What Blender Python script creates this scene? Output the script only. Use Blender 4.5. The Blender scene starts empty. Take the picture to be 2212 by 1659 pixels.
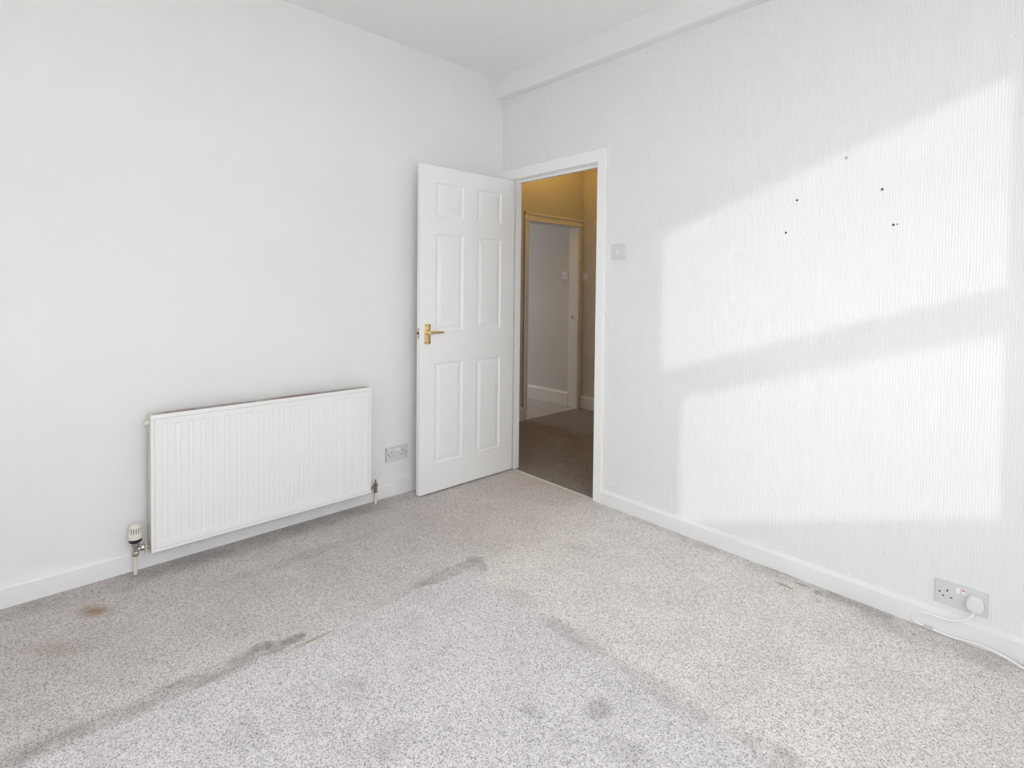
import bpy, bmesh, math, random
from mathutils import Vector, Matrix
random.seed(4)
S = bpy.context.scene
C = S.collection
PI = math.pi

# ------------------------------------------------------------------ camera
yaw, pitch, roll = -0.8257, -0.0242, 0.0107
fw = Vector((math.sin(yaw)*math.cos(pitch), math.cos(yaw)*math.cos(pitch), math.sin(pitch)))
rt = Vector((math.cos(yaw), -math.sin(yaw), 0)); up = rt.cross(fw)
r2 = rt*math.cos(roll) + up*math.sin(roll); u2 = up*math.cos(roll) - rt*math.sin(roll)
cd = bpy.data.cameras.new('camera'); cam = bpy.data.objects.new('camera', cd); C.objects.link(cam)
m = Matrix((r2, u2, -fw)).transposed().to_4x4(); m.translation = (2.8179, -2.4965, 1.2545)
cam.matrix_world = m
cd.sensor_width = 36; cd.lens = 1143.03/2212*36; cd.shift_y = -(829.5-651.73)/2212
cd.clip_start = 0.02
S.camera = cam

# ------------------------------------------------------------------ world, sun, daylight, exposure
w = bpy.data.worlds.new('sky'); S.world = w; w.use_nodes = True
nt = w.node_tree; nt.nodes.clear()
bg = nt.nodes.new('ShaderNodeBackground'); wo = nt.nodes.new('ShaderNodeOutputWorld')
bg.inputs[0].default_value = (0.965, 0.975, 1.03, 1); bg.inputs[1].default_value = 8.1
nt.links.new(bg.outputs[0], wo.inputs[0])
sl = bpy.data.lights.new('sun', 'SUN'); sun = bpy.data.objects.new('sun', sl); C.objects.link(sun)
sl.energy = 0.72; sl.angle = math.radians(0.6); sl.color = (1.0, 0.97, 0.9)
sd = Vector((-0.9, 1.0, -0.343*0.9)).normalized()
sun.rotation_euler = sd.to_track_quat('-Z', 'Y').to_euler(); sun.location = (6, -4, 4)
def portal(name, loc, rot, sx, sy):
    l = bpy.data.lights.new(name, 'AREA'); o = bpy.data.objects.new(name, l); C.objects.link(o)
    l.shape = 'RECTANGLE'; l.size = sx; l.size_y = sy; o.location = loc; o.rotation_euler = rot
    l.cycles.is_portal = True
portal('window_portal', (4.03, -2.2, 1.66), (0, PI/2, 0), 1.85, 2.0)
portal('added_window_portal', (2.3, -4.42, 1.55), (PI/2, 0, 0), 1.4, 1.5)  # daylight portal for the added fill window
portal('far_window_portal', (-3.68, 0.9, 1.55), (0, -PI/2, 0), 1.3, 1.1)
S.view_settings.view_transform = 'Standard'; S.view_settings.look = 'None'
S.view_settings.gamma = 1; S.view_settings.use_curve_mapping = False
S.view_settings.exposure = 0.06
S.cycles.max_bounces = 11; S.cycles.diffuse_bounces = 9; S.cycles.glossy_bounces = 4
S.cycles.sample_clamp_indirect = 8; S.cycles.adaptive_min_samples = 16
S.cycles.use_denoising = True
S.cycles.use_adaptive_sampling = True; S.cycles.adaptive_threshold = 0.10

# ------------------------------------------------------------------ materials
def mat(name, col, rough=0.5, metal=0.0, spec=0.5, bump=None, var=0.0, vscale=8.0, var_col=None):
    m = bpy.data.materials.new(name); m.use_nodes = True
    n = m.node_tree; b = n.nodes['Principled BSDF']
    b.inputs['Base Color'].default_value = (*col, 1); b.inputs['Roughness'].default_value = rough
    b.inputs['Metallic'].default_value = metal; b.inputs['Specular IOR Level'].default_value = spec
    tc = n.nodes.new('ShaderNodeTexCoord')
    if var > 0:
        nz = n.nodes.new('ShaderNodeTexNoise'); nz.inputs['Scale'].default_value = vscale; nz.inputs['Detail'].default_value = 4
        n.links.new(tc.outputs['Object'], nz.inputs['Vector'])
        mx = n.nodes.new('ShaderNodeMix'); mx.data_type = 'RGBA'
        c2 = var_col or tuple(c*(1-var) for c in col)
        mx.inputs[6].default_value = (*col, 1); mx.inputs[7].default_value = (*c2, 1)
        rp = n.nodes.new('ShaderNodeValToRGB'); rp.color_ramp.elements[0].position = 0.42; rp.color_ramp.elements[1].position = 0.68
        n.links.new(nz.outputs['Fac'], rp.inputs['Fac']); n.links.new(rp.outputs['Color'], mx.inputs[0])
        n.links.new(mx.outputs[2], b.inputs['Base Color'])
    if bump:
        sc, dist = bump
        nb = n.nodes.new('ShaderNodeTexNoise'); nb.inputs['Scale'].default_value = sc; nb.inputs['Detail'].default_value = 3
        n.links.new(tc.outputs['Object'], nb.inputs['Vector'])
        bp = n.nodes.new('ShaderNodeBump'); bp.inputs['Distance'].default_value = dist; bp.inputs['Strength'].default_value = 1
        n.links.new(nb.outputs['Fac'], bp.inputs['Height']); n.links.new(bp.outputs['Normal'], b.inputs['Normal'])
    return m

M = {}
M['wall'] = mat('white_wall_paint', (0.86, 0.858, 0.852), 0.75, spec=0.25, bump=(60, 0.0006), var=0.015, vscale=1.3)
M['ceiling'] = mat('white_ceiling_paint', (0.93, 0.928, 0.922), 0.85, spec=0.2, bump=(40, 0.0006), var=0.015, vscale=1.5)
M['gloss'] = mat('white_gloss_paint', (0.92, 0.92, 0.918), 0.33, bump=(30, 0.0004))
M['skirting'] = mat('white_skirting_paint', (0.86, 0.862, 0.866), 0.4, bump=(22, 0.0006), var=0.03, vscale=5)
M['door'] = mat('white_door_paint', (0.92, 0.92, 0.918), 0.4, bump=(90, 0.00015))
M['rad'] = mat('radiator_enamel', (0.90, 0.90, 0.895), 0.35)
M['rad_side'] = mat('radiator_side_enamel_yellowed', (0.74, 0.71, 0.64), 0.4, var=0.3, vscale=18, var_col=(0.62, 0.52, 0.44))
M['rad_in'] = mat('radiator_cavity_dark', (0.07, 0.045, 0.04), 0.9, var=0.5, vscale=30)  # near-black brown: darkness of the cavity under the grille painted in
M['grille'] = mat('radiator_grille_enamel', (0.74, 0.71, 0.67), 0.5, var=0.5, vscale=4, var_col=(0.36, 0.28, 0.25))
M['brass'] = mat('polished_brass', (0.93, 0.72, 0.36), 0.33, metal=1.0, var=0.15, vscale=60)
M['brass_dark'] = mat('tarnished_brass', (0.30, 0.17, 0.09), 0.4, metal=1.0)
M['screw'] = mat('dark_screw', (0.10, 0.05, 0.04), 0.5, metal=0.6)
M['chrome'] = mat('dull_chrome', (0.62, 0.60, 0.57), 0.25, metal=1.0, var=0.4, vscale=90, var_col=(0.35, 0.28, 0.22))
M['latch'] = mat('latch_plate_metal', (0.70, 0.66, 0.58), 0.35, metal=0.6)
M['cream'] = mat('cream_plastic', (0.80, 0.76, 0.68), 0.4)
M['pipe'] = mat('cream_painted_pipe', (0.80, 0.76, 0.71), 0.4, var=0.2, vscale=50, var_col=(0.72, 0.64, 0.55))
M['black'] = mat('black_plastic', (0.02, 0.02, 0.035), 0.4)
M['lock'] = mat('tarnished_valve_metal', (0.40, 0.37, 0.32), 0.4, metal=0.8, var=0.5, vscale=120, var_col=(0.25, 0.15, 0.12))
M['plastic'] = mat('white_switch_plastic', (0.69, 0.685, 0.71), 0.3)
M['rocker'] = mat('rocker_plastic', (0.88, 0.87, 0.86), 0.3)
M['plug'] = mat('plug_plastic', (0.80, 0.81, 0.81), 0.35)
M['cable'] = mat('white_cable_pvc', (0.92, 0.915, 0.91), 0.4)
M['clip'] = mat('beige_clip_plastic', (0.66, 0.60, 0.56), 0.5)
M['hole'] = mat('dark_socket_hole', (0.03, 0.012, 0.015), 0.7)
M['red'] = mat('red_switch_mark', (0.65, 0.02, 0.08), 0.4)
M['magenta'] = mat('magenta_paint_stain', (0.45, 0.08, 0.30), 0.5, var=0.9, vscale=160, var_col=(0.74, 0.73, 0.76))
M['rawl'] = mat('dark_navy_wall_plug', (0.012, 0.010, 0.04), 0.5)
M['filler'] = mat('grey_filler', (0.48, 0.48, 0.49), 0.8)
M['hall'] = mat('hall_wall_paint', (0.60, 0.57, 0.54), 0.8, spec=0.2, bump=(80, 0.0008))
M['hall_trim'] = mat('hall_trim_gloss', (0.72, 0.69, 0.66), 0.4)
M['grey'] = mat('far_room_grey_paint', (0.60, 0.57, 0.54), 0.8, spec=0.2, bump=(80, 0.0008))
M['sun_block'] = mat('sun_block_render', (0.55, 0.5, 0.45), 0.9)  # surface of the added sun-blocking wall outside
M['upvc'] = mat('white_window_frame', (0.8, 0.8, 0.8), 0.3)
M['strip'] = mat('threshold_edge', (0.70, 0.67, 0.64), 0.5)
M['lawn'] = mat('pale_paving_outside', (0.50, 0.48, 0.45), 0.95, var=0.2, vscale=2)
M['bulb'] = mat('bulb_glass', (0.9, 0.9, 0.9), 0.4)
bn = M['bulb'].node_tree.nodes['Principled BSDF']; bn.inputs['Emission Color'].default_value = (1, 0.62, 0.2, 1); bn.inputs['Emission Strength'].default_value = 12

g = bpy.data.materials.new('window_glass'); g.use_nodes = True
gn = g.node_tree; gn.nodes.clear()
go = gn.nodes.new('ShaderNodeOutputMaterial'); gt = gn.nodes.new('ShaderNodeBsdfTransparent'); gg = gn.nodes.new('ShaderNodeBsdfGlossy')
gm = gn.nodes.new('ShaderNodeMixShader'); gm.inputs[0].default_value = 0.06; gg.inputs['Roughness'].default_value = 0.02
gt.inputs[0].default_value = (0.96, 0.98, 0.97, 1)
gn.links.new(gt.outputs[0], gm.inputs[1]); gn.links.new(gg.outputs[0], gm.inputs[2]); gn.links.new(gm.outputs[0], go.inputs[0])
M['glass'] = g

# ribbed wallpaper (fine vertical relief)
def wallpaper():
    m = mat('ribbed_wallpaper_paint', (0.845, 0.843, 0.838), 0.72, spec=0.25)
    n = m.node_tree; b = n.nodes['Principled BSDF']
    tc = n.nodes.new('ShaderNodeTexCoord'); mp = n.nodes.new('ShaderNodeMapping'); mp.inputs['Scale'].default_value = (1, 1, 0.16)
    n.links.new(tc.outputs['Object'], mp.inputs['Vector'])
    wv = n.nodes.new('ShaderNodeTexWave'); wv.wave_type = 'BANDS'; wv.bands_direction = 'X'
    wv.inputs['Scale'].default_value = 36; wv.inputs['Distortion'].default_value = 2.4
    wv.inputs['Detail'].default_value = 2; wv.inputs['Detail Scale'].default_value = 4.0; wv.inputs['Detail Roughness'].default_value = 0.6
    n.links.new(mp.outputs[0], wv.inputs['Vector'])
    nz = n.nodes.new('ShaderNodeTexNoise'); nz.inputs['Scale'].default_value = 170; nz.inputs['Detail'].default_value = 2
    n.links.new(mp.outputs[0], nz.inputs['Vector'])
    ad = n.nodes.new('ShaderNodeMath'); ad.operation = 'MULTIPLY_ADD'; ad.inputs[1].default_value = 0.6
    n.links.new(nz.outputs['Fac'], ad.inputs[0]); n.links.new(wv.outputs['Fac'], ad.inputs[2])
    bp = n.nodes.new('ShaderNodeBump'); bp.inputs['Distance'].default_value = 0.0008; bp.inputs['Strength'].default_value = 1.0
    n.links.new(ad.outputs[0], bp.inputs['Height']); n.links.new(bp.outputs['Normal'], b.inputs['Normal'])
    return m
M['paper'] = wallpaper()

# carpet: flecked pile with the marks left by a bed, stains, worn edges and painted light falloff
class NT:
    def __init__(s, m): s.n = m.node_tree
    def new(s, t, **k):
        x = s.n.nodes.new(t)
        for a, v in k.items(): setattr(x, a, v)
        return x
    def link(s, a, b): s.n.links.new(a, b)
    def val(s, sock, v):
        if hasattr(v, 'links') or hasattr(v, 'is_output'): s.link(v, sock)
        else: sock.default_value = v
    def math(s, op, a, b=0.0, c=None):
        x = s.new('ShaderNodeMath', operation=op); s.val(x.inputs[0], a); s.val(x.inputs[1], b)
        if c is not None: s.val(x.inputs[2], c)
        return x.outputs[0]
    def smooth(s, v, e0, e1):           # 0 at e0, 1 at e1
        x = s.new('ShaderNodeMapRange', interpolation_type='SMOOTHSTEP'); s.val(x.inputs['Value'], v)
        x.inputs['From Min'].default_value = e0; x.inputs['From Max'].default_value = e1
        return x.outputs[0]
    def mix(s, f, a, b):
        x = s.new('ShaderNodeMix', data_type='RGBA'); s.val(x.inputs[0], f)
        for i, c in ((6, a), (7, b)):
            if isinstance(c, tuple): x.inputs[i].default_value = (*c, 1)
            else: s.link(c, x.inputs[i])
        return x.outputs[2]
def carpet(name, ramp, marks=True, gain=1.0):
    m = bpy.data.materials.new(name); m.use_nodes = True
    T = NT(m); b = m.node_tree.nodes['Principled BSDF']
    b.inputs['Roughness'].default_value = 0.95; b.inputs['Specular IOR Level'].default_value = 0.15
    b.inputs['Sheen Weight'].default_value = 0.15
    tc = T.new('ShaderNodeTexCoord'); co = tc.outputs['Object']
    dn = T.new('ShaderNodeTexNoise'); dn.inputs['Scale'].default_value = 260; dn.inputs['Detail'].default_value = 2; T.link(co, dn.inputs['Vector'])
    ds = T.new('ShaderNodeVectorMath', operation='MULTIPLY_ADD'); T.link(dn.outputs['Color'], ds.inputs[0]); ds.inputs[1].default_value = (0.007, 0.007, 0); T.link(co, ds.inputs[2])
    vo = T.new('ShaderNodeTexVoronoi'); vo.inputs['Scale'].default_value = 330; T.link(ds.outputs[0], vo.inputs['Vector'])
    sp = T.new('ShaderNodeSeparateColor'); T.link(vo.outputs['Color'], sp.inputs[0])
    cr = T.new('ShaderNodeValToRGB'); el = cr.color_ramp.elements
    el[0].position = ramp[0][0]; el[0].color = (*ramp[0][1], 1); el[1].position = ramp[-1][0]; el[1].color = (*ramp[-1][1], 1)
    for p, c in ramp[1:-1]:
        e = el.new(p); e.color = (*c, 1)
    T.link(sp.outputs[0], cr.inputs['Fac'])
    hv = T.new('ShaderNodeMix', data_type='RGBA'); hv.inputs[0].default_value = 0.10
    T.link(cr.outputs['Color'], hv.inputs[6]); T.link(vo.outputs['Color'], hv.inputs[7]); hv.blend_type = 'SOFT_LIGHT'
    col = hv.outputs[2]
    # broad unevenness of the pile
    nz = T.new('ShaderNodeTexNoise'); nz.inputs['Scale'].default_value = 5.0; nz.inputs['Detail'].default_value = 5; nz.inputs['Roughness'].default_value = 0.65
    T.link(co, nz.inputs['Vector'])
    lum = T.smooth(nz.outputs['Fac'], 0.25, 0.75)
    mult = T.math('MULTIPLY_ADD', lum, 0.13, 0.935*gain)
    if marks:
        xyz = T.new('ShaderNodeSeparateXYZ'); T.link(co, xyz.inputs[0]); X, Y = xyz.outputs[0], xyz.outputs[1]
        n2 = T.new('ShaderNodeTexNoise'); n2.inputs['Scale'].default_value = 22; n2.inputs['Detail'].default_value = 4; T.link(co, n2.inputs['Vector'])
        n3 = T.new('ShaderNodeTexNoise'); n3.inputs['Scale'].default_value = 7; n3.inputs['Detail'].default_value = 3; T.link(co, n3.inputs['Vector'])
        jag = T.math('MULTIPLY_ADD', n2.outputs['Fac'], 0.10, -0.05)
        patch = T.smooth(n3.outputs['Fac'], 0.40, 0.60)
        def blob(cx, cy, rx, ry, rot=0.0, soft=0.5):
            dx = T.math('SUBTRACT', X, cx); dy = T.math('SUBTRACT', Y, cy)
            c, s_ = math.cos(rot), math.sin(rot)
            u = T.math('DIVIDE', T.math('ADD', T.math('MULTIPLY', dx, c), T.math('MULTIPLY', dy, s_)), rx)
            v = T.math('DIVIDE', T.math('SUBTRACT', T.math('MULTIPLY', dy, c), T.math('MULTIPLY', dx, s_)), ry)
            d = T.math('SQRT', T.math('ADD', T.math('MULTIPLY', u, u), T.math('MULTIPLY', v, v)))
            d = T.math('ADD', d, T.math('MULTIPLY', jag, 6.0))
            return T.smooth(d, 1.0, soft)
        # clean lighter rectangle where a bed stood: x > .95, y < -1.03
        bx = T.smooth(T.math('ADD', X, jag), 0.90, 1.02); by = T.smooth(T.math('ADD', Y, jag), -0.98, -1.12)
        bed = T.math('MULTIPLY', bx, by)
        left = T.smooth(X, 1.25, 0.45)  # smooth darkening leftwards: window light falloff put into the pile colour
        # darks
        darks = [(blob(0.935, -2.15, 0.055, 0.50), .24), (blob(0.93, -2.5, .06, .3), .12), (blob(0.945, -1.13, 0.05, 0.22), .30),
                 (blob(0.97, -0.99, 0.10, 0.05, -.3), .22), (blob(0.945, -1.45, 0.04, 0.25), .10),
                 (blob(0.905, -1.90, 0.04, 0.05), .26), (blob(0.94, -1.80, .03, .06), .22),
                 (blob(1.30, -1.02, 0.10, 0.05), .13), (blob(1.58, -1.04, 0.20, 0.05), .15), (blob(1.95, -1.04, 0.24, 0.06), .12), (blob(2.28, -1.02, 0.12, 0.07), .20),
                 (blob(1.74, -1.40, 0.05, 0.04), .22), (blob(1.86, -1.25, 0.05, 0.06), .20), (blob(1.30, -1.75, .09, .06), .10),
                 (blob(1.55, -1.75, .06, .10), .10), (blob(2.0, -1.30, .10, .05, .5), .14), (blob(1.25, -2.05, .10, .07), .08),
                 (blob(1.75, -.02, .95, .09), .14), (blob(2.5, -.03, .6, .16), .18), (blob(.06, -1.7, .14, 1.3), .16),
                 (blob(.38, -1.55, .06, .5), .10), (blob(1.9, -.72, .12, .08), .07), (blob(1.1, -.55, .2, .05, .4), .05)]
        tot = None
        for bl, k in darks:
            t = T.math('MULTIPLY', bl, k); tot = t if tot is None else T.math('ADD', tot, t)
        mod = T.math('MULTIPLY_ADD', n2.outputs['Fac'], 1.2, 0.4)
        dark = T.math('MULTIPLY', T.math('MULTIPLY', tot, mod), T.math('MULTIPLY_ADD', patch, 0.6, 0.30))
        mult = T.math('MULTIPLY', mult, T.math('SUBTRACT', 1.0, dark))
        mult = T.math('MULTIPLY', mult, T.math('MULTIPLY_ADD', bed, -0.06, 1.0))
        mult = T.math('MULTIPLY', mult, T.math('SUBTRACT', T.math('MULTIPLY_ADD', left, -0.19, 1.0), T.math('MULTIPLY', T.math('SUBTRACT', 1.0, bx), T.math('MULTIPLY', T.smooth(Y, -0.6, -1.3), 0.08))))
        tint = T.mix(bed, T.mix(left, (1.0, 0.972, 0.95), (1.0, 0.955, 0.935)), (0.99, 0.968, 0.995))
        vm = T.new('ShaderNodeVectorMath', operation='MULTIPLY'); T.link(col, vm.inputs[0]); T.link(tint, vm.inputs[1]); col = vm.outputs[0]
        # brown stains
        for bl, k in [(blob(.265, -2.31, .10, .06, .6, .0), .75), (blob(.45, -2.43, .16, .06, .8, .0), .32), (blob(.16, -2.20, .05, .05, 0, 0), .25),
                      (blob(.985, -1.75, .012, .12, 0, .3), .55), (blob(.955, -1.88, .012, .06, -.2, .3), .4),
                      (blob(1.93, -.018, .09, .010, 0, .4), .8), (blob(2.02, -.055, .05, .012, .2, .3), .6), (blob(1.98, -.12, .06, .012, -.15, .3), .65),
                      (blob(2.09, -.07, .02, .03, .2, .3), .55), (blob(2.11, -.14, .02, .02, .2, .3), .35), (blob(2.42, -.10, .012, .012, 0, .3), .5),
                      (blob(.75, -.75, .4, .25, .3, .0), .10)]:
            col = T.mix(T.math('MULTIPLY', bl, k), col, (0.36, 0.20, 0.075))
        # dirt tint
        col = T.mix(T.math('MULTIPLY', dark, 0.9), col, (0.30, 0.26, 0.22))
    hsv = T.new('ShaderNodeVectorMath', operation='SCALE'); T.link(col, hsv.inputs[0]); T.val(hsv.inputs['Scale'], mult)
    T.link(hsv.outputs[0], b.inputs['Base Color'])
    nb = T.new('ShaderNodeTexNoise'); nb.inputs['Scale'].default_value = 150; nb.inputs['Detail'].default_value = 2; T.link(co, nb.inputs['Vector'])
    hh = T.math('ADD', T.math('MULTIPLY', vo.outputs['Distance'], -1.0), nb.outputs['Fac'])
    bp = T.new('ShaderNodeBump'); bp.inputs['Distance'].default_value = 0.004; bp.inputs['Strength'].default_value = 0.45
    T.link(hh, bp.inputs['Height']); T.link(bp.outputs['Normal'], b.inputs['Normal'])
    return m
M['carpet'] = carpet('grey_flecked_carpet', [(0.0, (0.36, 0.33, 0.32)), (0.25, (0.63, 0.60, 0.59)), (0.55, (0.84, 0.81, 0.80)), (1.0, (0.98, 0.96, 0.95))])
M['hall_carpet'] = carpet('brown_hall_carpet', [(0.0, (0.08, 0.065, 0.06)), (0.3, (0.17, 0.145, 0.135)), (0.6, (0.27, 0.235, 0.22)), (1.0, (0.42, 0.38, 0.35))], marks=False)
M['far_floor'] = carpet('pale_far_room_carpet', [(0.0, (0.34, 0.31, 0.30)), (0.4, (0.46, 0.43, 0.42)), (1.0, (0.62, 0.58, 0.56))], marks=False)

# ------------------------------------------------------------------ mesh helpers
def box(bm, x0, x1, y0, y1, z0, z1, bev=0.0, seg=2):
    r = bmesh.ops.create_cube(bm, size=1.0)
    vs = r['verts']
    for v in vs:
        v.co = Vector((x0 if v.co.x < 0 else x1, y0 if v.co.y < 0 else y1, z0 if v.co.z < 0 else z1))
    if bev > 0:
        es = list({e for v in vs for e in v.link_edges})
        bmesh.ops.bevel(bm, geom=es, offset=bev, segments=seg, affect='EDGES', profile=0.5)
def lathe(bm, prof, seg=28, axis='z', loc=(0, 0, 0), caps=True):
    """prof: list of (radius, height) along the axis."""
    rings = []
    L = Vector(loc)
    for r, h in prof:
        ring = []
        for i in range(seg):
            a = 2*PI*i/seg; c, s_ = r*math.cos(a), r*math.sin(a)
            p = {'z': (c, s_, h), 'x': (h, c, s_), 'y': (s_, h, c)}[axis]
            ring.append(bm.verts.new(L + Vector(p)))
        rings.append(ring)
    for a, b_ in zip(rings, rings[1:]):
        for i in range(seg):
            j = (i+1) % seg
            bm.faces.new((a[i], a[j], b_[j], b_[i]))
    if caps:
        bm.faces.new(list(reversed(rings[0]))); bm.faces.new(rings[-1])
def tube(bm, pts, r, seg=10):
    pts = [Vector(p) for p in pts]; rings = []
    for i, p in enumerate(pts):
        t = (pts[min(i+1, len(pts)-1)] - pts[max(i-1, 0)]).normalized()
        a = t.cross(Vector((0, 1, 0.13))).normalized(); b_ = t.cross(a)
        rings.append([bm.verts.new(p + r*(math.cos(2*PI*k/seg)*a + math.sin(2*PI*k/seg)*b_)) for k in range(seg)])
    for A, B in zip(rings, rings[1:]):
        for k in range(seg):
            j = (k+1) % seg; bm.faces.new((A[k], A[j], B[j], B[k]))
    bm.faces.new(rings[0]); bm.faces.new(list(reversed(rings[-1])))
def spline(pts, n=10):
    P = [Vector(p) for p in pts]; out = []
    for i in range(len(P)-1):
        p0, p1, p2, p3 = P[max(i-1, 0)], P[i], P[i+1], P[min(i+2, len(P)-1)]
        for k in range(n):
            t = k/n
            out.append(0.5*((2*p1) + (p2-p0)*t + (2*p0-5*p1+4*p2-p3)*t*t + (3*p1-p0-3*p2+p3)*t**3))
    out.append(P[-1]); return out
def extr(bm, prof, a0, a1, axis='x'):
    """prof: closed list of (d, z) pairs, d along -y (axis x) or along +x (axis y)."""
    def P(a, d, z): return (a, -d, z) if axis == 'x' else (d, a, z)
    A = [bm.verts.new(P(a0, d, z)) for d, z in prof]; B = [bm.verts.new(P(a1, d, z)) for d, z in prof]
    n = len(prof)
    for i in range(n):
        j = (i+1) % n; bm.faces.new((A[i], A[j], B[j], B[i]))
    bm.faces.new(A); bm.faces.new(list(reversed(B)))
def obj(name, bm, material, parent=None, smooth=False, **props):
    bmesh.ops.recalc_face_normals(bm, faces=bm.faces[:])
    me = bpy.data.meshes.new(name); bm.to_mesh(me); bm.free()
    me.materials.append(material)
    if smooth:
        me.polygons.foreach_set('use_smooth', [True]*len(me.polygons))
        try: me.set_sharp_from_angle(angle=math.radians(35))
        except Exception: pass
    o = bpy.data.objects.new(name, me); C.objects.link(o)
    if parent: o.parent = parent
    for k, v in props.items(): o[k] = v
    return o
def struct(name, bm, material, parent=None, **p):
    if parent is None: p['kind'] = 'structure'
    return obj(name, bm, material, parent, **p)
def thing(name, label, cat, loc=(0, 0, 0), rotz=0.0, group=None):
    o = bpy.data.objects.new(name, None); C.objects.link(o); o.empty_display_size = 0.05
    o.location = loc; o.rotation_euler = (0, 0, rotz); o['label'] = label; o['category'] = cat
    if group: o['group'] = group
    return o
def tag(o, label, cat, group=None):
    o['label'] = label; o['category'] = cat
    if group: o['group'] = group
    return o
B = bmesh.new

# ------------------------------------------------------------------ room shell
TW = 0.044; H = 2.715; W = 3.80; D = 4.20
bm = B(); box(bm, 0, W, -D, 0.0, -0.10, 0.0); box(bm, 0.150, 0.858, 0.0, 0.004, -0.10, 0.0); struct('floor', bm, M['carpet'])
bm = B(); box(bm, -0.8, 1.9, 0.004, 1.84, -0.10, -0.002); struct('floor_hall', bm, M['hall_carpet'])
bm = B(); box(bm, -3.6, -0.8, 0.0, 1.79, -0.10, -0.001); struct('floor_far_room', bm, M['far_floor'])
bm = B(); box(bm, -0.1, W+0.3, -D-0.2, TW, H, H+0.12); struct('ceiling', bm, M['ceiling'])
bm = B(); box(bm, -0.92, 1.9, TW, 1.94, 2.66, 2.8); struct('ceiling_hall', bm, M['ceiling'])
bm = B(); box(bm, -3.7, -0.9, -0.1, 1.9, 2.62, 2.8); struct('ceiling_far_room', bm, M['ceiling'])
bm = B(); box(bm, -0.10, 0.0, -D-0.1, 0.0, 0, H); struct('wall_left', bm, M['wall'])
bm = B()
box(bm, -0.92, 0.117, 0, TW, 0, H); box(bm, 0.888, W+0.3, 0, TW, 0, H); box(bm, 0.117, 0.888, 0, TW, 2.03, H)
struct('wall_right', bm, M['paper'])
bx0, bx1, bz0, bz1 = 1.65, 2.95, 0.85, 2.25
bm = B(); box(bm, -0.1, bx0, -D-0.2, -D, 0, H); box(bm, bx1, W+0.25, -D-0.2, -D, 0, H); box(bm, bx0, bx1, -D-0.2, -D, 0, bz0); box(bm, bx0, bx1, -D-0.2, -D, bz1, H)
struct('wall_back', bm, M['wall'])
wy0, wy1, wz0, wz1 = -3.18, -1.22, 0.80, 2.55
bm = B()
box(bm, W, W+0.25, -D, wy0, 0, H); box(bm, W, W+0.25, wy1, 0, 0, H); box(bm, W, W+0.25, wy0, wy1, 0, wz0); box(bm, W, W+0.25, wy0, wy1, wz1, H)
struct('wall_window', bm, M['wall'])
# boxed-in beam with softened edge along the top of the right wall
bm = B()
pr = [(0, H), (0.069, H), (0.069, H-0.122)] + [(0.069-0.018*(1-math.cos(a)), H-0.122-0.018*math.sin(a)) for a in (0.4, 0.8, 1.2, 1.57)] + [(0, H-0.140)]
extr(bm, pr, 0.0, W); struct('trim_1', bm, M['wall'])

# skirtings
def skirt_profile(h, t, round_top=0.016):
    p = [(0, 0), (t, 0), (t, h-round_top)]
    for a in (0.25, 0.5, 0.75): p.append((t - t*0.9*(1-math.cos(a*PI/2)), h-round_top + round_top*math.sin(a*PI/2)))
    return p + [(t*0.1, h), (0, h)]
bm = B(); extr(bm, skirt_profile(0.084, 0.018, 0.010), -D, -0.001, 'y'); struct('baseboard_left', bm, M['skirting'])
bm = B(); extr(bm, [(0, 0), (0.018, 0), (0.019, 0.069), (0.016, 0.072), (0.002, 0.083), (0, 0.083)], 0.917, W); struct('baseboard_right', bm, M['skirting'])
bm = B(); box(bm, 0.018, W, -D, -D+0.018, 0, 0.084, 0.004); struct('baseboard_back', bm, M['skirting'])
bm = B(); box(bm, W-0.018, W, -D+0.018, -0.018, 0, 0.084, 0.004); struct('baseboard_window', bm, M['skirting'])

# window in the side wall (behind the camera's right)
fx = 3.95; sk = 0.343
zb, zt = -0.441+sk*fx, 1.11+sk*fx; tb, tt = 0.2206+sk*fx, 0.375+sk*fx
yn, yf, yfl = -(fx-2.652)/0.9, -(fx-1.268)/0.9, -(fx-1.395)/0.9
bm = B()
x0, x1 = fx-0.02, fx+0.02
box(bm, x0, x1, wy0, wy1, wz0, zb); box(bm, x0, x1, wy0, wy1, zt, wz1); box(bm, x0, x1, wy0, wy1, tb, tt)
box(bm, x0, x1, yn, wy1, zb, tb); box(bm, x0, x1, yn, wy1, tt, zt)
box(bm, x0, x1, wy0, yf, tt, zt); box(bm, x0, x1, wy0, yfl, zb, tb)
win = struct('window_1', bm, M['upvc'])
for a, b_, c, d in ((yf, yn, tt, zt), (yfl, yn, zb, tb)):
    bm = B(); box(bm, fx-0.003, fx+0.003, a, b_, c, d); obj('pane', bm, M['glass'], win)
bm = B(); box(bm, W-0.04, fx-0.021, wy0+.001, wy1-.001, wz0+.0005, wz0+0.022, 0.004); obj('window_sill', bm, M['gloss'], win)

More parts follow.
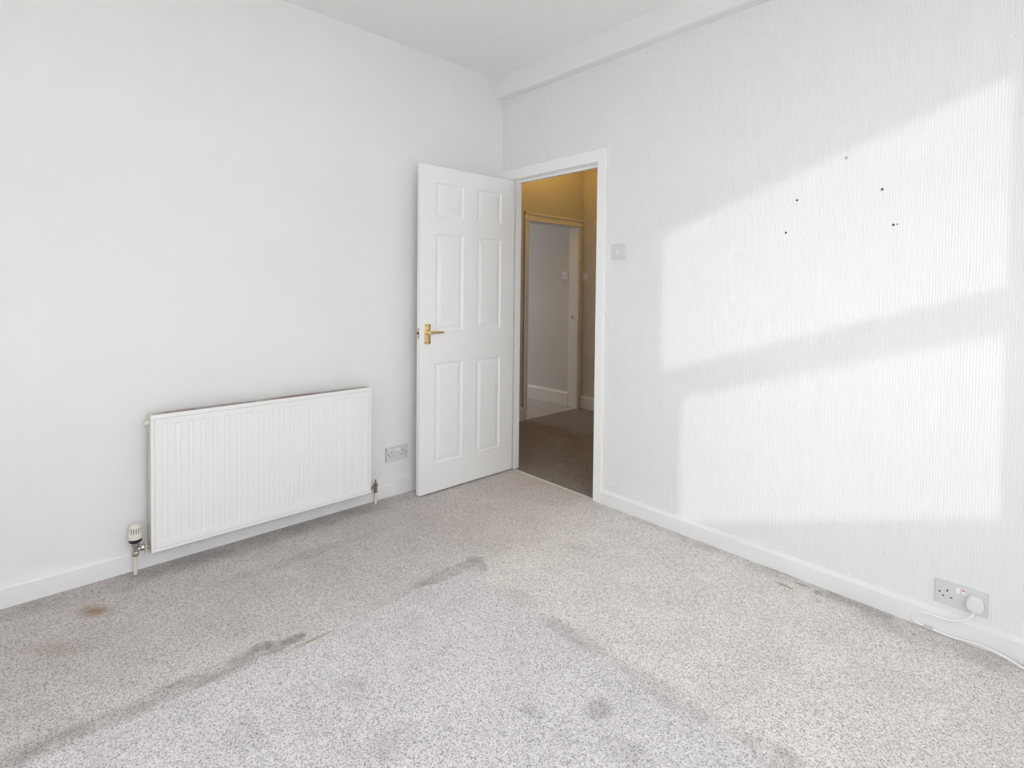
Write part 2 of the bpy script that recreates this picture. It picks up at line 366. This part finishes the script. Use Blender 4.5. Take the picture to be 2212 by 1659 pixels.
# unseen second window, added behind the camera to even out the light
bm = B(); yb = -D-0.13
box(bm, bx0, bx1, yb-.03, yb+.03, bz0, bz0+.05); box(bm, bx0, bx1, yb-.03, yb+.03, bz1-.05, bz1); box(bm, bx0, bx0+.05, yb-.03, yb+.03, bz0+.05, bz1-.05); box(bm, bx1-.05, bx1, yb-.03, yb+.03, bz0+.05, bz1-.05)
box(bm, (bx0+bx1)/2-.03, (bx0+bx1)/2+.03, yb-.03, yb+.03, bz0+.05, bz1-.05)
win_added = struct('window_added_fill', bm, M['upvc'])
for a, b_ in ((bx0+.05, (bx0+bx1)/2-.03), ((bx0+bx1)/2+.03, bx1-.05)):
    bm = B(); box(bm, a, b_, yb-.003, yb+.003, bz0+.05, bz1-.05); obj('pane', bm, M['glass'], win_added)
# unseen wall, added to keep the low sun off the added back window
bm = B(); box(bm, 3.85, 4.05, -8.5, -D-0.2, -0.4, 3.4); struct('wall_added_sun_block', bm, M['sun_block'])

# ground outside
bm = B(); box(bm, -40, 40, -40, 40, -0.5, -0.4); struct('ground', bm, M['lawn'])

# ------------------------------------------------------------------ door frame in the right wall
bm = B()
box(bm, 0.117, 0.150, -0.001, TW+.001, 0, 2.0, 0.001); box(bm, 0.858, 0.888, -0.001, TW+.001, 0, 2.0, 0.001); box(bm, 0.117, 0.888, -0.001, TW+.001, 2.0, 2.03, 0.001)
fr = struct('door_frame', bm, M['gloss'])
bm = B()
box(bm, 0.848, 0.858, 0.018, TW, 0, 1.984, 0.001); box(bm, 0.150, 0.858, 0.018, TW, 1.984, 2.0, 0.001)
obj('door_stop', bm, M['gloss'], fr)
bm = B()
box(bm, 0.859, 0.917, -0.021, 0.0, 0, 2.078, 0.0025); struct('trim_2', bm, M['gloss'])
bm = B(); box(bm, 0.001, 0.859, -0.021, 0.0, 2.005, 2.077, 0.0025); struct('trim_3', bm, M['gloss'])
bm = B(); box(bm, 0.040, 0.112, -0.014, 0.0, 0, 2.005, 0.002); struct('trim_4', bm, M['gloss'])
bm = B(); box(bm, 0.150, 0.858, -0.004, 0.006, -0.002, 0.0035, 0.001); struct('threshold', bm, M['strip'])

# ------------------------------------------------------------------ six panel door, open at a right angle
dw, th, dz0, dz1 = 0.753, 0.035, 0.009, 1.990
cols = [(0.119, 0.325), (0.435, 0.644)]; rows = [(0.182, 0.797), (0.990, 1.582), (1.690, 1.892)]
xs = [0, *cols[0], *cols[1], dw]; zs = [dz0, *rows[0], *rows[1], *rows[2], dz1]
bm = B()
for yy in (0.0, th):
    V = {(i, k): bm.verts.new((x, yy, z)) for i, x in enumerate(xs) for k, z in enumerate(zs)}
    for i in range(len(xs)-1):
        for k in range(len(zs)-1):
            if (i in (1, 3)) and (k in (1, 3, 5)): continue
            bm.faces.new((V[i, k], V[i+1, k], V[i+1, k+1], V[i, k+1]))
    if yy == 0.0: V0 = V
for i in range(len(xs)-1):
    for k in (0, len(zs)-1): bm.faces.new((V0[i, k], V0[i+1, k], V[i+1, k], V[i, k]))
for k in range(len(zs)-1):
    for i in (0, len(xs)-1): bm.faces.new((V0[i, k], V0[i, k+1], V[i, k+1], V[i, k]))
door = struct('door_1', bm, M['door'])
door.location = (0.114, -0.020, 0); door.rotation_euler = (0, 0, -PI/2)
bv = door.modifiers.new('edge', 'BEVEL'); bv.width = 0.0015; bv.segments = 2; bv.limit_method = 'ANGLE'
prof = [(0, 0), (0.002, 0.0022), (0.007, 0.0048), (0.012, 0.0060), (0.0155, 0.0060), (0.036, 0.0024), (0.0375, 0.0008), (0.041, 0.0008)]
for (a0, a1) in cols:
    for (c0, c1) in rows:
        bm = B()
        for side in (0, 1):
            prev = None
            for ins, dep in prof:
                yy = dep if side == 0 else th-dep
                ring = [bm.verts.new((x, yy, z)) for x, z in ((a0+ins, c0+ins), (a1-ins, c0+ins), (a1-ins, c1-ins), (a0+ins, c1-ins))]
                if prev:
                    for i in range(4):
                        j = (i+1) % 4; bm.faces.new((prev[i], prev[j], ring[j], ring[i]))
                prev = ring
            bm.faces.new(prev)
        bmesh.ops.recalc_face_normals(bm, faces=bm.faces[:])
        obj('panel', bm, M['door'], door)
# brass lever handles on both faces, latch on the edge
def lever(parent, s):
    # s = +1: face at y = th, outward +y ; s = -1: face at y = 0, outward -y
    f = th if s > 0 else 0.0
    def Y(d0, d1): return (f+s*d0, f+s*d1) if s > 0 else (f+s*d1, f+s*d0)
    cx, cz = 0.703, 0.9785
    bm = B(); box(bm, cx-0.021, cx+0.021, *Y(0, 0.0045), cz-0.061, cz+0.061, 0.0022)
    plate = obj('handle_plate', bm, M['brass'], parent, smooth=True, label='polished brass handle plate with four corner screws')
    for dx in (-0.0145, 0.0145):
        for dz in (-0.051, 0.051):
            bm = B(); lathe(bm, [(0.0032, f+s*0.0040), (0.0032, f+s*0.0052)], 12, 'y', (cx+dx, 0, cz+dz)); obj('screw', bm, M['screw'], plate)
    bm = B()
    lathe(bm, [(0.0135, f+s*0.004), (0.0140, f+s*0.009), (0.0105, f+s*0.014), (0.0088, f+s*0.022), (0.0095, f+s*0.034), (0.0110, f+s*0.040), (0.0100, f+s*0.046), (0.005, f+s*0.048)], 24, 'y', (cx+0.004, 0, cz+0.010))
    # lever arm towards the hinge side
    n = 14; prev = None
    for i in range(n+1):
        t = i/n; x = cx+0.006 - t*0.098; hz = 0.0098 - 0.0034*t; hy = 0.0052 - 0.0015*t
        yy = f + s*(0.039 - 0.006*math.sin(t*PI*0.5)*t); z = cz+0.010 + 0.0015*math.sin(t*PI) - 0.0015*t
        ring = [bm.verts.new((x, yy + hy*math.cos(a), z + hz*math.sin(a))) for a in [2*PI*k/12 for k in range(12)]]
        if prev:
            for k in range(12):
                j = (k+1) % 12; bm.faces.new((prev[k], prev[j], ring[j], ring[k]))
        else: bm.faces.new(ring)
        prev = ring
    bm.faces.new(list(reversed(prev)))
    lv = obj('handle_lever', bm, M['brass'], parent, smooth=True, label='polished brass lever')
    bm = B(); lathe(bm, [(0.0, 0), (0.0062, 0.0), (0.0060, 0.0025), (0.0, 0.003)], 14, 'x', (cx+0.006-0.098-0.0032, f+s*0.033, cz+0.0085), caps=False)
    obj('handle_tip', bm, M['brass_dark'], lv)
lever(door, 1); lever(door, -1)
bm = B(); box(bm, dw-0.0005, dw+0.0012, 0.006, 0.029, 0.985-0.031, 0.985+0.031, 0.0005); lp = obj('latch_plate', bm, M['latch'], door)
bm = B(); box(bm, dw, dw+0.010, 0.0115, 0.0235, 0.985-0.008, 0.985+0.008, 0.002); obj('latch_bolt', bm, M['brass_dark'], lp)
for dz in (-0.023, 0.023):
    bm = B(); lathe(bm, [(0.003, dw+0.001), (0.003, dw+0.0018)], 10, 'x', (0, 0.0175, 0.985+dz)); obj('screw', bm, M['screw'], lp)
for hz in (0.23, 1.0, 1.77):
    bm = B(); lathe(bm, [(0.0045, hz-0.038), (0.0045, hz+0.038)], 10, 'z', (-0.003, -0.001, 0)); obj('hinge', bm, M['brass'], door)

# ------------------------------------------------------------------ radiator on the left wall (local x = along wall, -y = out)
rad = thing('radiator', 'white fluted panel radiator low on the left wall, brownish dust in its top grille', 'radiator', (0, -2.10, 0), PI/2)
L, z0, z1 = 1.040, 0.090, 0.690; f0 = -0.100
bm = B()   # front casing ring
e = 0.013
box(bm, 0, L, f0, f0+0.004, z0, z0+e, 0.0015); box(bm, 0, L, f0, f0+0.004, z1-0.016, z1, 0.0015)
box(bm, 0, e, f0, f0+0.004, z0+e, z1-0.016, 0.001); box(bm, L-e, L, f0, f0+0.004, z0+e, z1-0.016, 0.001)
box(bm, 0, L, f0+0.001, f0+0.010, z1-0.004, z1+0.001, 0.001)
obj('front_casing', bm, M['rad'], rad)
bm = B(); box(bm, 0.0, 0.0025, f0+0.004, -0.038, z0+0.004, z1-0.001, 0.0008); obj('side_panel', bm, M['rad_side'], rad, label='yellowed side panel')
bm = B(); box(bm, L-0.0025, L, f0+0.004, -0.038, z0+0.004, z1-0.001, 0.0008); obj('side_panel', bm, M['rad_side'], rad)
# fluted front panel
px0, px1, pz0, pz1 = e+0.0008, L-e-0.0008, z0+e+0.0008, z1-0.0168
cs = [0.0615 + 0.0497*i - 0.0085 for i in range(20)]
gx = sorted([px0, px0+0.0015, px1-0.0015, px1] + [c+d for c in cs for d in (-0.0115, -0.0060, 0.0035, 0.0085)])
rz0, rz1 = 0.137, 0.648
gz = [pz0, pz0+0.0015, rz0, rz0+0.003, rz0+0.009, rz0+0.012, rz1-0.012, rz1-0.009, rz1-0.003, rz1, pz1-0.0015, pz1]
def sm(t): t = max(0, min(1, t)); return t*t*(3-2*t)
def depth(x, z):
    d = 0.0
    if x <= px0 or x >= px1 or z <= pz0 or z >= pz1: return 0.003
    for c in cs:
        if c-0.012 < x < c+0.009:
            a = sm((x-(c-0.0115))/0.0055)*sm(((c+0.0085)-x)/0.005); b_ = sm((z-rz0)/0.009)*sm((rz1-z)/0.009)
            d = 0.0085*a*b_
    return d
bm = B(); V = [[bm.verts.new((x, f0-0.0005+depth(x, z), z)) for z in gz] for x in gx]
for i in range(len(gx)-1):
    for k in range(len(gz)-1): bm.faces.new((V[i][k], V[i+1][k], V[i+1][k+1], V[i][k+1]))
obj('front_panel', bm, M['rad'], rad, smooth=True)
bm = B(); box(bm, 0.003, L-0.003, f0+0.010, -0.040, z0+0.006, z1-0.030); obj('cavity_backing', bm, M['rad_in'], rad)
bm = B(); box(bm, e-0.004, L-e+0.004, f0+0.0035, f0+0.0055, z0+e-0.004, z1-0.012); obj('inner_skin', bm, M['rad'], rad)
bm = B()
n = 101
for i in range(n):
    x = 0.010 + (L-0.020)*i/(n-1); box(bm, x-0.0019, x+0.0019, f0+0.010, -0.043, z1-0.0035, z1-0.0012)
box(bm, 0.0025, L-0.0025, -0.0445, -0.038, z1-0.012, z1, 0.0008); box(bm, 0.0025, 0.010, f0+0.010, -0.044, z1-0.0035, z1-0.001); box(bm, L-0.014, L-0.0025, f0+0.010, -0.044, z1-0.0035, z1-0.001)
obj('top_grille', bm, M['grille'], rad, kind='stuff')
for bx in (0.12, L-0.12):
    bm = B(); box(bm, bx-0.012, bx+0.012, -0.040, -0.0005, 0.18, 0.60); obj('wall_bracket', bm, M['rad'], rad)
bm = B(); lathe(bm, [(0.009, -0.016), (0.010, -0.012), (0.010, -0.004), (0.007, 0.0)], 8, 'x', (0, -0.068, 0.655)); lathe(bm, [(0.004, -0.022), (0.004, -0.016)], 8, 'x', (0, -0.068, 0.655))
obj('bleed_valve', bm, M['cream'], rad)
bm = B(); lathe(bm, [(0.009, 0.0), (0.010, 0.010), (0.010, 0.012)], 12, 'x', (L, -0.068, 0.655)); obj('end_cap', bm, M['cream'], rad)

# thermostatic valve (left of radiator)
tv = thing('thermostatic_valve', 'cream capped thermostatic radiator valve on a pipe at the radiator\'s left end', 'valve', (0.055, -2.151, 0), PI/2)
bm = B(); lathe(bm, [(0.0078, 0.0), (0.0078, 0.088)], 20); obj('pipe', bm, M['pipe'], tv, smooth=True, label='cream painted pipe')
bm = B(); lathe(bm, [(0.0095, 0.078), (0.0130, 0.081), (0.0130, 0.096), (0.0105, 0.100)], 6)
obj('compression_nut', bm, M['chrome'], tv)
bm = B(); lathe(bm, [(0.0105, 0.098), (0.0115, 0.104), (0.0105, 0.114), (0.0125, 0.122), (0.0150, 0.127), (0.0150, 0.139), (0.0120, 0.142)], 24)
lathe(bm, [(0.0085, 0.008), (0.0085, 0.026)], 16, 'x', (0, 0, 0.108))
obj('valve_body', bm, M['chrome'], tv, smooth=True)
bm = B(); lathe(bm, [(0.0115, 0.018), (0.0135, 0.020), (0.0135, 0.031), (0.0115, 0.033)], 6, 'x', (0, 0, 0.110)); lathe(bm, [(0.008, 0.03), (0.008, 0.0508)], 14, 'x', (0, 0, 0.110))
obj('union_nut', bm, M['chrome'], tv)
bm = B(); lathe(bm, [(0.027, 0.034), (0.031, 0.0350), (0.031, 0.0370), (0.027, 0.038)], 28, 'x', (0, 0.002, 0.107)); obj('cover_ring', bm, M['cream'], tv, smooth=True)
bm = B(); lathe(bm, [(0.0140, 0.139), (0.0210, 0.142), (0.0240, 0.147), (0.0245, 0.1585), (0.020, 0.160)], 32); obj('black_collar', bm, M['black'], tv, smooth=True)
bm = B()   # ribbed head: slots cut into the cream cap
seg = 48
prof2 = [(0.0225, 0.156, 0), (0.0258, 0.158, 0), (0.0262, 0.172, 0), (0.0258, 0.178, 0), (0.0250, 0.180, 1), (0.0242, 0.196, 1), (0.0232, 0.206, 1), (0.0222, 0.210, 0), (0.0200, 0.216, 0), (0.0150, 0.220, 0), (0.006, 0.2215, 0)]
prev = None
for r, h, rib in prof2:
    ring = []
    for i in range(seg):
        a = 2*PI*i/seg; rr = r - (0.0035 if rib and i % 3 == 0 else 0.0)
        ring.append(bm.verts.new((rr*math.cos(a), rr*math.sin(a), h)))
    if prev:
        for i in range(seg):
            j = (i+1) % seg; bm.faces.new((prev[i], prev[j], ring[j], ring[i]))
    else: bm.faces.new(list(reversed(ring)))
    prev = ring
bm.faces.new(prev)
hd = obj('thermostat_head', bm, M['cream'], tv, smooth=False, label='cream ribbed thermostat head')
for i in range(16):      # dark gaps between the ribs
    a = 2*PI*(i*3)/seg
    bm = B(); box(bm, 0.0205, 0.0225, -0.0008, 0.0008, 0.182, 0.203)
    bmesh.ops.rotate(bm, verts=bm.verts[:], cent=(0, 0, 0), matrix=Matrix.Rotation(a, 3, 'Z')); obj('slot', bm, M['screw'], hd)

# lockshield valve (right of radiator)
lk = thing('lockshield_valve', 'small tarnished lockshield valve on a cream pipe at the radiator\'s right end', 'valve', (0.052, -1.006, 0), PI/2)
bm = B(); lathe(bm, [(0.0078, 0.0), (0.0078, 0.070)], 18); obj('pipe', bm, M['pipe'], lk, smooth=True)
bm = B(); lathe(bm, [(0.009, 0.064), (0.0125, 0.067), (0.0125, 0.080), (0.0095, 0.083)], 6); obj('compression_nut', bm, M['chrome'], lk)
bm = B(); lathe(bm, [(0.0095, 0.082), (0.0100, 0.098), (0.0125, 0.104), (0.0125, 0.114), (0.0080, 0.120), (0.0045, 0.123), (0.0040, 0.138), (0.0025, 0.141)], 20)
lathe(bm, [(0.0075, -0.058), (0.0075, -0.005)], 14, 'x', (0, 0, 0.098)); lathe(bm, [(0.0115, -0.034), (0.0115, -0.020)], 6, 'x', (0, 0, 0.098))
obj('valve_body', bm, M['lock'], lk, smooth=True)

# ------------------------------------------------------------------ sockets and switches
def hole(parent, x, z, w_, h_, y=-0.0088, name='pin_hole', m_='hole'):
    bm = B(); box(bm, x-w_/2, x+w_/2, y-0.0001, y+0.003, z-h_/2, z+h_/2); return obj(name, bm, M[m_], parent)
def rocker(parent, x, z, w_, h_, y=-0.0085, tilt=0.0012, name='rocker_switch'):
    bm = B(); box(bm, x-w_/2, x+w_/2, y-0.003, y+0.002, z-h_/2, z+h_/2, 0.0006)
    for v in bm.verts:
        if v.co.y < y: v.co.y += tilt*(v.co.z-z)/(h_/2)
    return obj(name, bm, M['rocker'], parent)
def plate(parent, w_, h_, d=0.0088):
    bm = B(); box(bm, -w_/2, w_/2, -d, 0.0, -h_/2, h_/2, 0.0022, 3); return obj('face_plate', bm, M['plastic'], parent)
def double_socket(label, loc, rz, plug=False, stained=False):
    t = thing('power_socket', label, 'socket', loc, rz); p = plate(t, 0.147, 0.087)
    for s in (-1, 1):
        bm = B(); lathe(bm, [(0.0033, -0.0086), (0.0033, -0.0092)], 14, 'y', (s*0.060, 0, 0.001)); obj('screw', bm, M['screw'] if not stained else M['hole'], t)
        cx = s*0.038
        hole(t, cx, 0.0115, 0.0042, 0.0082); hole(t, cx-0.0115, -0.011, 0.0066, 0.0038); hole(t, cx+0.0115, -0.011, 0.0066, 0.0038)
        on = -1 if (s > 0 and plug) else 1
        r = rocker(t, s*0.0078, 0.0235, 0.0105, 0.019, tilt=0.0014*on)
        if on < 0:
            bm = B(); box(bm, s*0.0078-0.0032, s*0.0078+0.0032, -0.0136, -0.0125, 0.0290, 0.0325); obj('red_mark', bm, M['red'], r)
    if stained:
        bm = B(); box(bm, -0.0742, -0.0730, -0.0070, -0.0008, -0.0425, 0.0425); obj('paint_stain', bm, M['magenta'], p)
    return t
double_socket('white double power socket on the left wall between the radiator and the open door', (0, -0.839, 0.250), PI/2, stained=True)
double_socket('white double power socket above the right skirting with a plug in it', (2.5375, 0, 0.151), 0, plug=True)

sw = thing('light_switch', 'square white light switch on the ribbed wall just right of the doorway', 'light switch', (1.005, 0, 1.473))
plate(sw, 0.088, 0.088); rocker(sw, -0.002, 0.0, 0.0135, 0.024, tilt=-0.0022)
for x in (-0.030, 0.030):
    bm = B(); lathe(bm, [(0.0028, -0.0086), (0.0028, -0.0090)], 12, 'y', (x, 0, -0.001)); obj('screw', bm, M['plastic'], sw)

# plug and its cord
pc = thing('plug_lead', 'white plug in the right socket with a cord looping down and along the skirting', 'cable', (2.579, 0, 0))
bm = B()
pts = []
N = 28
for i in range(N):
    a = 2*PI*i/N; c, s_ = math.cos(a), math.sin(a); p = 3.0
    r = 1/((abs(c)**p + abs(s_)**p)**(1/p)); wx = 0.0245*(1 - 0.10*max(0, s_)); pts.append((wx*r*c, 0.0265*r*s_))
prev = None
for k, y in ((0.92, -0.0092), (1.0, -0.012), (1.0, -0.026), (0.95, -0.0325), (0.82, -0.0350)):
    ring = [bm.verts.new((x*k, y, 0.1505+z*k)) for x, z in pts]
    if prev:
        for i in range(N):
            j = (i+1) % N; bm.faces.new((prev[i], prev[j], ring[j], ring[i]))
    else: bm.faces.new(ring)
    prev = ring
bm.faces.new(list(reversed(prev))); obj('plug', bm, M['plug'], pc, smooth=True)
path = [(2.581, -0.024, 0.128), (2.571, -0.027, 0.104), (2.550, -0.029, 0.083), (2.520, -0.030, 0.068), (2.487, -0.028, 0.062), (2.455, -0.027, 0.060),
        (2.424, -0.026, 0.052), (2.404, -0.025, 0.034), (2.405, -0.024, 0.018), (2.420, -0.024, 0.009), (2.440, -0.024, 0.006)]
bm = B(); tube(bm, [(x-2.581, y, z) for x, y, z in spline(path)], 0.0036); obj('cord', bm, M['cable'], pc, smooth=True)
path = [(2.462, -0.024, 0.0055), (2.50, -0.025, 0.0045), (2.54, -0.028, 0.009), (2.58, -0.034, 0.018), (2.615, -0.042, 0.023), (2.66, -0.052, 0.020), (2.71, -0.062, 0.0115), (2.78, -0.068, 0.006), (2.95, -0.06, 0.0045), (3.2, -0.07, 0.0045)]
bm = B(); tube(bm, [(x-2.581, y, z) for x, y, z in spline(path)], 0.0038); obj('cord', bm, M['cable'], pc, smooth=True)
bm = B(); box(bm, 2.438-2.581, 2.465-2.581, -0.030, -0.0192, 0.001, 0.0125, 0.0015); obj('cord_joint', bm, M['clip'], pc, label='beige cord joint')

# ------------------------------------------------------------------ plugs, blobs and patches on the right wall
spots = [(1.949, 1.656, 'dark wall plug in the ribbed wall, upper left of the four'),
         (1.906, 1.517, 'dark wall plug in the ribbed wall, lower left of the four'),
         (2.262, 1.663, 'dark wall plug in the ribbed wall, upper right of the four'),
         (2.302, 1.520, 'dark wall plug with a tiny hole beside it, lower right of the four')]
for i, (x, z, lab) in enumerate(spots):
    t = thing('wall_plug', lab, 'wall plug', (x, 0, z), 0, 'wall plugs left in the ribbed wall')
    bm = B(); lathe(bm, [(0.0082, 0.0), (0.0078, -0.0010), (0.0062, -0.0022), (0.0048, -0.0022), (0.0042, -0.0004)], 18, 'y', caps=False)
    obj('rim', bm, M['paper'], t, smooth=True)
    bm = B(); lathe(bm, [(0.0044, -0.0002), (0.0044, -0.0012)], 14, 'y', (0.0008, 0, 0.0006)); obj('plug_core', bm, M['rawl'], t)
    if i == 3:
        bm = B(); lathe(bm, [(0.0024, 0.0), (0.0024, -0.0012)], 10, 'y', (0.0125, 0, 0.0015)); obj('pin_hole', bm, M['rawl'], t)
def blob(x, z, r, d, m_, name, label, cat, group=None):
    bm = B(); lathe(bm, [(r, 0.0), (r*0.85, -d*0.55), (r*0.45, -d*0.95), (0.0006, -d)], 14, 'y')
    o = obj(name, bm, M[m_], smooth=True); o.location = (x, 0, z); tag(o, label, cat, group)
blob(2.134, 1.809, 0.0062, 0.0035, 'filler', 'wall_plug', 'small grey wall plug near the top edge of the sunlit patch', 'wall plug', 'wall plugs left in the ribbed wall')
blob(0.990, 0.133, 0.0085, 0.006, 'paper', 'paint_blob', 'white paint blob low on the wall, nearest the door frame', 'paint blob', 'paint blobs above the right skirting')
blob(1.041, 0.134, 0.0070, 0.005, 'paper', 'paint_blob', 'white paint blob low on the wall, middle of three beside the door frame', 'paint blob', 'paint blobs above the right skirting')
blob(1.101, 0.130, 0.0050, 0.004, 'paper', 'paint_blob', 'smallest white paint blob, farthest of three from the door frame', 'paint blob', 'paint blobs above the right skirting')
blob(2.180, 0.086, 0.0065, 0.007, 'gloss', 'paint_blob', 'white painted nail head resting on the right skirting, left of the socket', 'paint blob', 'paint blobs above the right skirting')
blob(1.671, 1.984, 0.0075, 0.003, 'paper', 'filler_patch', 'small filled hole on the shaded wall above the light patch', 'filler patch', 'filled holes in the upper wall')
blob(2.637, 2.139, 0.0065, 0.004, 'paper', 'filler_patch', 'small filled hole at the upper right corner of the wall', 'filler patch', 'filled holes in the upper wall')

# ------------------------------------------------------------------ hall beyond the door
hx = -0.80; ox0, ox1 = 1.045, 1.775; oz = 1.905
bm = B(); box(bm, hx-0.12, hx, TW, ox0-0.014, 0, 2.66); box(bm, hx-0.12, hx, ox0-0.014, 1.84, oz+0.014, 2.66); box(bm, hx-0.12, hx, ox1+0.014, 1.84, 0, oz+0.014)
struct('wall_hall_left', bm, M['hall'])
bm = B(); box(bm, hx-0.12, 2.0, 1.84, 1.94, 0, 2.66); struct('wall_hall_end', bm, M['hall'])
bm = B(); box(bm, 1.9, 2.0, TW, 1.84, 0, 2.66); struct('wall_hall_right', bm, M['hall'])
bm = B(); box(bm, hx-0.121, hx+0.001, ox0-0.015, ox0, 0, oz); box(bm, hx-0.121, hx+0.001, ox1, ox1+0.015, 0, oz); box(bm, hx-0.121, hx+0.001, ox0-0.015, ox1+0.015, oz-0.0, oz+0.015)
jf = struct('door_frame_hall', bm, M['hall_trim'])
bm = B(); box(bm, hx-0.05, hx-0.047, ox1-0.0008, ox1+0.0, 0.93, 0.99); box(bm, hx-0.075, hx-0.052, ox1-0.0012, ox1, 0.930, 0.995); obj('strike_plate', bm, M['latch'], jf)
bm = B(); box(bm, hx-0.070, hx-0.058, ox1-0.002, ox1-0.0011, 0.95, 0.972); obj('strike_hole', bm, M['hole'], jf)
def hall_arch(y0, y1, z0_, z1_, name):
    bm = B(); box(bm, hx, hx+0.014, y0, y1, z0_, z1_, 0.002)
    return bm
bm = hall_arch(0.985, 1.043, 0, 1.925, ''); box(bm, hx, hx+0.022, 0.985, 1.004, 0, 1.985, 0.004); struct('trim_5', bm, M['hall_trim'])
bm = hall_arch(1.004, 1.832, 1.918, 1.985, ''); box(bm, hx, hx+0.024, 0.985, 1.832, 1.962, 1.985, 0.004); box(bm, hx, hx+0.020, 1.01, 1.83, 1.906, 1.922, 0.004); struct('trim_6', bm, M['hall_trim'])
bm = hall_arch(1.777, 1.832, 0, 1.906, ''); struct('trim_7', bm, M['hall_trim'])
def torus_skirt(h, t):
    return [(0, 0), (t, 0), (t, h-0.035), (t+0.003, h-0.031), (t+0.003, h-0.024), (t-0.002, h-0.018), (t-0.008, h-0.012), (t-0.010, h-0.002), (0, h)]
bm = B(); extr(bm, [(hx+d, z) for d, z in torus_skirt(0.135, 0.018)], TW+.002, 0.984, 'y'); struct('baseboard_hall_left', bm, M['hall_trim'])
bm = B(); extr(bm, [(d-1.84, z) for d, z in torus_skirt(0.138, 0.018)], hx+0.018, 1.9); struct('baseboard_hall_end', bm, M['hall_trim'])
# far grey room
bm = B(); box(bm, -3.7, hx-0.12, 1.79, 1.9, 0, 2.62); struct('wall_far_room_end', bm, M['grey'])
bm = B(); box(bm, -3.7, hx-0.12, -0.1, 0.0, 0, 2.62); struct('wall_far_room_front', bm, M['grey'])
bm = B(); box(bm, -3.7, -3.6, 0, 0.35, 0, 2.62); box(bm, -3.7, -3.6, 1.45, 1.79, 0, 2.62); box(bm, -3.7, -3.6, 0.35, 1.45, 0, 0.9); box(bm, -3.7, -3.6, 0.35, 1.45, 2.2, 2.62)
struct('wall_far_room_window', bm, M['grey'])
bm = B(); box(bm, -3.67, -3.63, 0.35, 1.45, 0.9, 0.95); box(bm, -3.67, -3.63, 0.35, 1.45, 2.15, 2.2); box(bm, -3.67, -3.63, 0.35, 0.40, 0.95, 2.15); box(bm, -3.67, -3.63, 1.40, 1.45, 0.95, 2.15)
w2 = struct('window_2', bm, M['upvc'])
bm = B(); box(bm, -3.652, -3.648, 0.40, 1.40, 0.95, 2.15); obj('pane', bm, M['glass'], w2)
bm = B(); extr(bm, [(d-1.79, z) for d, z in torus_skirt(0.158, 0.018)], -3.6, hx-0.121); struct('baseboard_far_room', bm, M['hall_trim'])
def small_switch(label, loc):
    t = thing('light_switch', label, 'light switch', loc); plate(t, 0.086, 0.086, 0.010)
    for x in (-0.030, 0.030):
        bm = B(); lathe(bm, [(0.0035, -0.0098), (0.0035, -0.0106)], 12, 'y', (x, 0, 0)); obj('screw', bm, M['screw'], t)
    rocker(t, 0, 0, 0.012, 0.022, y=-0.010, tilt=-0.002)
small_switch('white light switch on the grey wall seen through the far doorway', (-0.983, 1.79, 1.405))
small_switch('white light switch on the brown hall wall right of the far doorway', (-0.745, 1.84, 1.388))

# hall pendant lamp, above the door head and out of view
lp_ = thing('pendant_lamp', 'warm bulb in an upturned bowl shade under the hall ceiling', 'lamp', (-0.10, 1.0, 2.66))
bm = B(); lathe(bm, [(0.035, -0.02), (0.040, 0.0)], 20); obj('ceiling_rose', bm, M['gloss'], lp_)
bm = B(); lathe(bm, [(0.02, -0.385), (0.07, -0.375), (0.12, -0.345), (0.155, -0.30), (0.158, -0.30), (0.122, -0.352), (0.07, -0.384), (0.02, -0.395)], 28); obj('lamp_shade', bm, M['gloss'], lp_, smooth=True)
bm = B(); lathe(bm, [(0.003, -0.16), (0.003, -0.02)], 8); obj('flex', bm, M['cable'], lp_)
bm = B(); lathe(bm, [(0.012, -0.20), (0.014, -0.16), (0.006, -0.155)], 14); obj('lamp_holder', bm, M['gloss'], lp_)
bm = B(); lathe(bm, [(0.004, -0.290), (0.018, -0.285), (0.028, -0.265), (0.030, -0.245), (0.022, -0.220), (0.013, -0.20)], 20); bo = obj('bulb', bm, M['bulb'], lp_, smooth=True)
pl = bpy.data.lights.new('hall_bulb', 'POINT'); po = bpy.data.objects.new('hall_bulb', pl); C.objects.link(po)
pl.energy = 17; pl.color = (1.0, 0.57, 0.08); pl.shadow_soft_size = 0.05; po.location = (-0.10, 1.0, 2.40)
